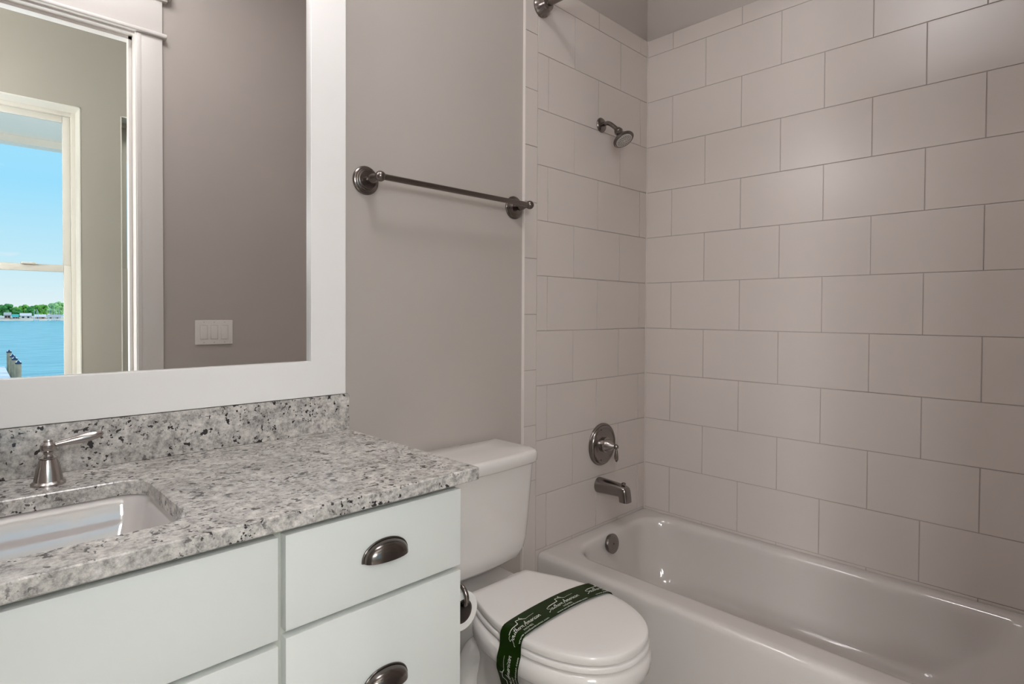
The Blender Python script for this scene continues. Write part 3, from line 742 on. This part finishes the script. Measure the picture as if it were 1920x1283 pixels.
lathe(bm, RC, (0, 1, 0), [(0, .028), (0, .0440), (.0015, .0450), (.1085, .0450), (.110, .044), (.110, .028), (0, .028)], 48, caps=(False, False)); finish('paper', bm, paperm, pr)
bm = B(); lathe(bm, RC, (0, 1, 0), [(.0005, .0235), (.0005, .0279), (.1095, .0279), (.1095, .0235), (.0005, .0235)], 40, caps=(False, False)); finish('core', bm, cardb, pr)

# ------------------------------------------------------------------ light switch on the door wall (seen in the mirror)
LX0, LX1, LZ0, LZ1 = -1.449, -1.281, 1.075, 1.190
sw = thing('light_switch', 'white three gang rocker switch plate on the grey wall by the door', 'light switch', ((LX0 + LX1) / 2, YF, LZ0))
bm = B(); box(bm, LX0, LX1, YF, YF + .006, LZ0, LZ1, bev=.003, seg=3)
finish('cover_plate', bm, plast, sw)
for k in range(3):
    xc = (LX0 + LX1) / 2 + (k - 1) * .046; zc = (LZ0 + LZ1) / 2
    bm = B(); box(bm, xc - .0165, xc + .0165, YF + .005, YF + .0064, zc - .0335, zc + .0335, bev=.0004); finish('recess', bm, mat('recess_shade', (.5, .47, .44), .5), sw)
    bm = B(); box(bm, xc - .0150, xc + .0150, YF + .005, YF + .0085, zc - .032, zc + .032, bev=.0012)
    for v in bm.verts:
        if v.co.z > zc: v.co.y -= .0015 * (v.co.z - zc) / .032
    rk = finish('rocker', bm, plast, sw)
    for dz in (-.048, .048):
        bm = B(); lathe(bm, (xc, YF + .0055, zc + dz), (0, 1, 0), [(0, .0032), (.0012, .0028), (.0014, .001)], 14); finish('screw', bm, mat('screw_shade', (.55, .52, .49), .4), sw)

# ------------------------------------------------------------------ the bay outside (seen in the mirror through the hall window)
MIR = Vector((0, -.011, 0))
def refl_ray(px, py):
    """direction, after the mirror, of the line of sight through a photo pixel (used only to measure places)"""
    d = FWD + R2 * ((px - 960) / 1091.276) - U2 * ((py - 603.6) / 1091.276)
    return Vector((d.x, -d.y, d.z)), Vector((CAM.x, -.022 - CAM.y, CAM.z))
def at_height(px, py, z): d, o = refl_ray(px, py); return o + d * ((z - o.z) / d.z)
def at_dist(px, t): d, o = refl_ray(px, 600); return o + d * t
WZ = CAM.z - 6.0
def watermat():
    m = mat('sea_water', (0.10, 0.50, 0.66), 0.25, spec=0.35); t = m.node_tree; b = t.nodes['Principled BSDF']
    tc = N(t, 'ShaderNodeTexCoord'); mpp = N(t, 'ShaderNodeMapping'); mpp.inputs['Scale'].default_value = (.35, 1.3, 1); mpp.inputs['Rotation'].default_value = (0, 0, .9)
    n = N(t, 'ShaderNodeTexNoise'); n.inputs['Scale'].default_value = .55; n.inputs['Detail'].default_value = 8
    t.links.new(tc.outputs['Object'], mpp.inputs[0]); t.links.new(mpp.outputs[0], n.inputs[0])
    r = N(t, 'ShaderNodeValToRGB'); r.color_ramp.elements[0].position = .3; r.color_ramp.elements[1].position = .7
    r.color_ramp.elements[0].color = (.02, .30, .38, 1); r.color_ramp.elements[1].color = (.22, .62, .66, 1)
    t.links.new(n.outputs[0], r.inputs[0]); t.links.new(r.outputs[0], b.inputs['Base Color'])
    bp = N(t, 'ShaderNodeBump'); bp.inputs['Strength'].default_value = .3; bp.inputs['Distance'].default_value = .3
    t.links.new(n.outputs[0], bp.inputs['Height']); t.links.new(bp.outputs[0], b.inputs['Normal'])
    return m
bm = B(); box(bm, -900, 900, -1100, -9, WZ - .5, WZ); sea = finish('sea', bm, watermat(), None, 0, (0, -300, WZ)); sea['kind'] = 'stuff'; sea['label'] = 'blue green bay water outside the window'; sea['category'] = 'water'
# far shore
P = at_height(60, 601.5, WZ); SD = (P - Vector((CAM.x, 1.44, WZ))); 
dirv = Vector((SD.x, SD.y, 0)).normalized(); side = Vector((-dirv.y, dirv.x, 0))   # side: along the shore
def shore(u, d, z): return Vector((P.x, P.y, 0)) + side * u + dirv * d + Vector((0, 0, WZ + z))
bm = B()
loft(bm, [[shore(u, d, z) for d, z in ((-1, -.4), (3, .5), (9, 1.0), (140, 1.6), (140, -.4))] for u in (-160, -100, -40, 0, 40, 100, 160)], (True, True), False)
ss = finish('ground_shore', bm, mat('sand', (.72, .64, .50), .9, var=(.2, .15)), None, 0, tuple(P)); ss['kind'] = 'structure'
def px2u(px):
    d, o = refl_ray(px, 600); d = Vector((d.x, d.y, 0)); o = Vector((o.x, o.y, 0))
    # intersection with the shore line
    q = Vector((P.x, P.y, 0)); t = (q - o).dot(dirv) / d.dot(dirv); return (o + d * t - q).dot(side)
leafs = [mat('leaf_dark', (.06, .24, .05), .8, var=(.8, .5)), mat('leaf_mid', (.17, .42, .06), .8, var=(.8, .5)), mat('leaf_pale', (.32, .56, .20), .8, var=(.8, .4))]
bark = mat('bark', (.16, .11, .07), .9)
def tree(u, d, h, wd, kind, label, seed):
    rnd = random.Random(seed); base = shore(u, d, .9)
    t = thing('shore_tree', label, 'tree', base, 'trees on the far shore')
    bm = B(); tube(bm, [base, base + Vector((.1, 0, h * .4)), base + Vector((0, 0, h * .6))], [h * .045, h * .035, h * .02], 8); finish('trunk', bm, bark, t)
    bm = B()
    for k in range(26):
        a = rnd.uniform(0, 2 * PI); q = rnd.random() ** .6; zz = rnd.uniform(.30, .93)
        rr = wd * .5 * (1 - abs(zz - .58) * 1.35) * q
        c = base + side * math.cos(a) * rr + dirv * math.sin(a) * rr + Vector((0, 0, h * zz))
        r = bmesh.ops.create_icosphere(bm, subdivisions=2, radius=h * rnd.uniform(.10, .17))
        for v in r['verts']:
            v.co = c + v.co * rnd.uniform(.82, 1.18)
    finish('crown', bm, leafs[kind], t, 0)
specs = [(-6, 7.6, 9, 0, 'dark green tree on the far shore cut by the window edge'), (10, 8.6, 9, 0, 'darkest broad tree at the left of the far shore'), (24, 7.0, 6, 1, 'small low green tree between two bigger shore trees'), (42, 8.4, 10, 1, 'bright green round tree near the middle of the far shore'),
         (34, 5.2, 4.5, 0, 'low dark bush like tree in front of the bright green one'), (57, 7.4, 6, 0, 'dark green tree just right of the round bright one'), (70, 8.2, 7, 1, 'mid green tree behind the left group of masts'),
         (86, 9.0, 8, 1, 'taller green tree behind the leaning mast'), (102, 9.0, 7, 2, 'pale green tree among the right hand masts'), (116, 10.0, 8, 2, 'tallest pale tree at the right window edge'), (240, 9, 10, 2, 'pale tree seen in the second window sliver')]
for i, (px, h, wd, kd, lab) in enumerate(specs): tree(px2u(px), (16 if h < 6 else 24 + 12 * (i % 4)), h, wd * .95, kd, lab, i + 3)
# beach houses
def house(px, d, wd, h, wall, roof, label):
    u = px2u(px); base = shore(u, d, .9)
    t = thing('beach_house', label, 'house', base, 'houses on the far shore')
    fx = lambda a, b, c: base + side * a + dirv * b + Vector((0, 0, c))
    bm = B(); loft(bm, [[fx(-wd / 2, 0, z), fx(wd / 2, 0, z), fx(wd / 2, 5, z), fx(-wd / 2, 5, z)] for z in (0, h)]); finish('wall', bm, wall, t, 0)
    bm = B(); loft(bm, [[fx(a, -.4, h), fx(a, 5.4, h), fx(a, 2.5, h + 1.5)] for a in (-wd / 2 - .4, wd / 2 + .4)]); finish('roof', bm, roof, t, 0)
    for k in (-1, 1):
        bm = B(); loft(bm, [[fx(k * wd * .25 - .5, -.04, z), fx(k * wd * .25 + .5, -.04, z), fx(k * wd * .25 + .5, .03, z), fx(k * wd * .25 - .5, .03, z)] for z in (h * .3, h * .75)])
        finish('window', bm, black, t, 0)
wh = mat('house_white', (.75, .72, .68), .7); gr_ = mat('roof_grey', (.5, .48, .46), .7); tl = mat('roof_teal', (.08, .45, .38), .6); pk = mat('house_pink', (.62, .42, .34), .7)
house(13, 8, 2.6, 2.3, pk, gr_, 'small pinkish house with a pale roof between shore trees')
house(28, 7, 2.4, 1.3, wh, tl, 'low boathouse with a teal roof close to the water')
house(48, 8, 4.6, 1.9, wh, wh, 'white house below the round bright green tree')
house(76, 8, 4.6, 1.2, pk, wh, 'low pinkish beach house right of the white one')
house(102, 8, 6, 1.1, wh, gr_, 'low white house under the right hand masts')
# sailboats
white = mat('boat_white', (.8, .8, .8), .4); alum = mat('mast_paint', (.72, .74, .78), .4)
for i, (px, h, lean, lab) in enumerate(((64, 6.4, 0, 'moored sailboat with the leftmost mast'), (68, 6.9, .1, 'moored sailboat second mast from the left'), (72, 6.2, -.15, 'moored sailboat third mast, below the mid green tree'), (90, 8.6, .55, 'moored sailboat whose tall mast leans to the side'),
                                   (97, 7.2, 0, 'moored sailboat just right of the leaning mast'), (101, 8.4, .05, 'moored sailboat with the tallest straight mast'), (106, 6.6, 0, 'moored sailboat near the right window edge'), (110, 7.0, -.05, 'moored sailboat with the rightmost mast'))):
    base = shore(px2u(px), -3.2 - 3.8 * (i % 2), .012); t = thing('sailboat', lab, 'sailboat', base, 'sailboats along the far shore')
    bm = B(); fx = lambda a, b, c: base + side * a + dirv * b + Vector((0, 0, c))
    loft(bm, [[fx(-w_, a, z1), fx(w_, a, z1), fx(w_ * .3, a, 0), fx(-w_ * .3, a, 0)] for a, w_, z1 in ((-1.5, .3, .55), (-.8, .5, .5), (.6, .5, .5), (1.8, .08, .65))]); finish('hull', bm, white, t, 0)
    bm = B(); tube(bm, [fx(0, 0, .3), fx(lean * 2.2, 0, h)], .09, 8); finish('mast', bm, alum, t)
# dock with pilings
DKZ = CAM.z - 3.05
far = at_height(0, 690, DKZ); nr = at_height(30, 715, DKZ)
pil = [((17, 657), 40), ((23.5, 665), 36.5), ((27.5, 670), 33.5), ((34.3, 677), 30.5)]
tops = []
for (px, py), t_ in pil:
    d, o = refl_ray(px, py); tops.append(o + d * (-2.15 / d.z))
ax_ = (tops[-1] - tops[0]); ax_.z = 0; ax_.normalize(); nrm = Vector((-ax_.y, ax_.x, 0))
# the deck lies on the photo-left side of the pilings (towards the left in the mirror)
d0, o0 = refl_ray(0, 700); sidep = at_height(2, 705, DKZ)
if (sidep - tops[-1]).dot(nrm) < 0: nrm = -nrm
wood = mat('weathered_wood', (.40, .31, .20), .85, var=(3, .25)); capd = mat('cap_navy', (.02, .04, .09), .5); capw = mat('cap_white', (.8, .8, .8), .5)
A = tops[0] + nrm * .17 - ax_ * .6; Bq = tops[-1] + nrm * .17 + ax_ * 14
bm = B()
nb = 60
for i in range(nb):
    p = A.lerp(Bq, i / nb); q = A.lerp(Bq, (i + .94) / nb)
    vs = [Vector((a.x, a.y, z)) for z in (DKZ - .05, DKZ) for a in (p, q, q + nrm * 8, p + nrm * 8)]
    loft(bm, [vs[:4], vs[4:]])
dk = thing('dock', 'white planked boat dock beside the row of pilings', 'dock', (A.x, A.y, DKZ))
finish('planks', bm, mat('dock_white', (.86, .86, .86), .7), dk, 0)
bm = B()
for k in (0.05, 3.0):
    for z0 in (DKZ - .25,):
        p = A + nrm * k; q = Bq + nrm * k
        loft(bm, [[Vector((e_.x, e_.y, z0)), Vector((e_.x, e_.y, DKZ - .05)), Vector((e_.x, e_.y, DKZ - .05)) + nrm * .1, Vector((e_.x, e_.y, z0)) + nrm * .1] for e_ in (p, q)])
finish('beam', bm, wood, dk, 0)
for i, tp in enumerate(tops):
    lab = ['farthest wooden dock piling of the row', 'second farthest wooden dock piling', 'second nearest wooden dock piling', 'nearest wooden dock piling of the row'][i] + ', navy and white cap'
    t = thing('dock_piling', lab, 'piling', (tp.x, tp.y, WZ), 'dock pilings')
    bm = B(); tube(bm, [(tp.x, tp.y, WZ - .4), (tp.x, tp.y, tp.z - .12)], .10, 20); finish('post', bm, wood, t)
    bm = B(); lathe(bm, (tp.x, tp.y, tp.z - .13), (0, 0, 1), [(0, .11), (.07, .11), (.075, .10), (.14, .04), (.16, .002)], 20)
    for f in bm.faces:
        a = math.atan2(f.calc_center_median().y - tp.y, f.calc_center_median().x - tp.x)
        f.material_index = int((a + PI) / (PI / 3)) % 2 if f.calc_center_median().z > tp.z - .06 else 0
    finish('cap', bm, [capd, capw], t)
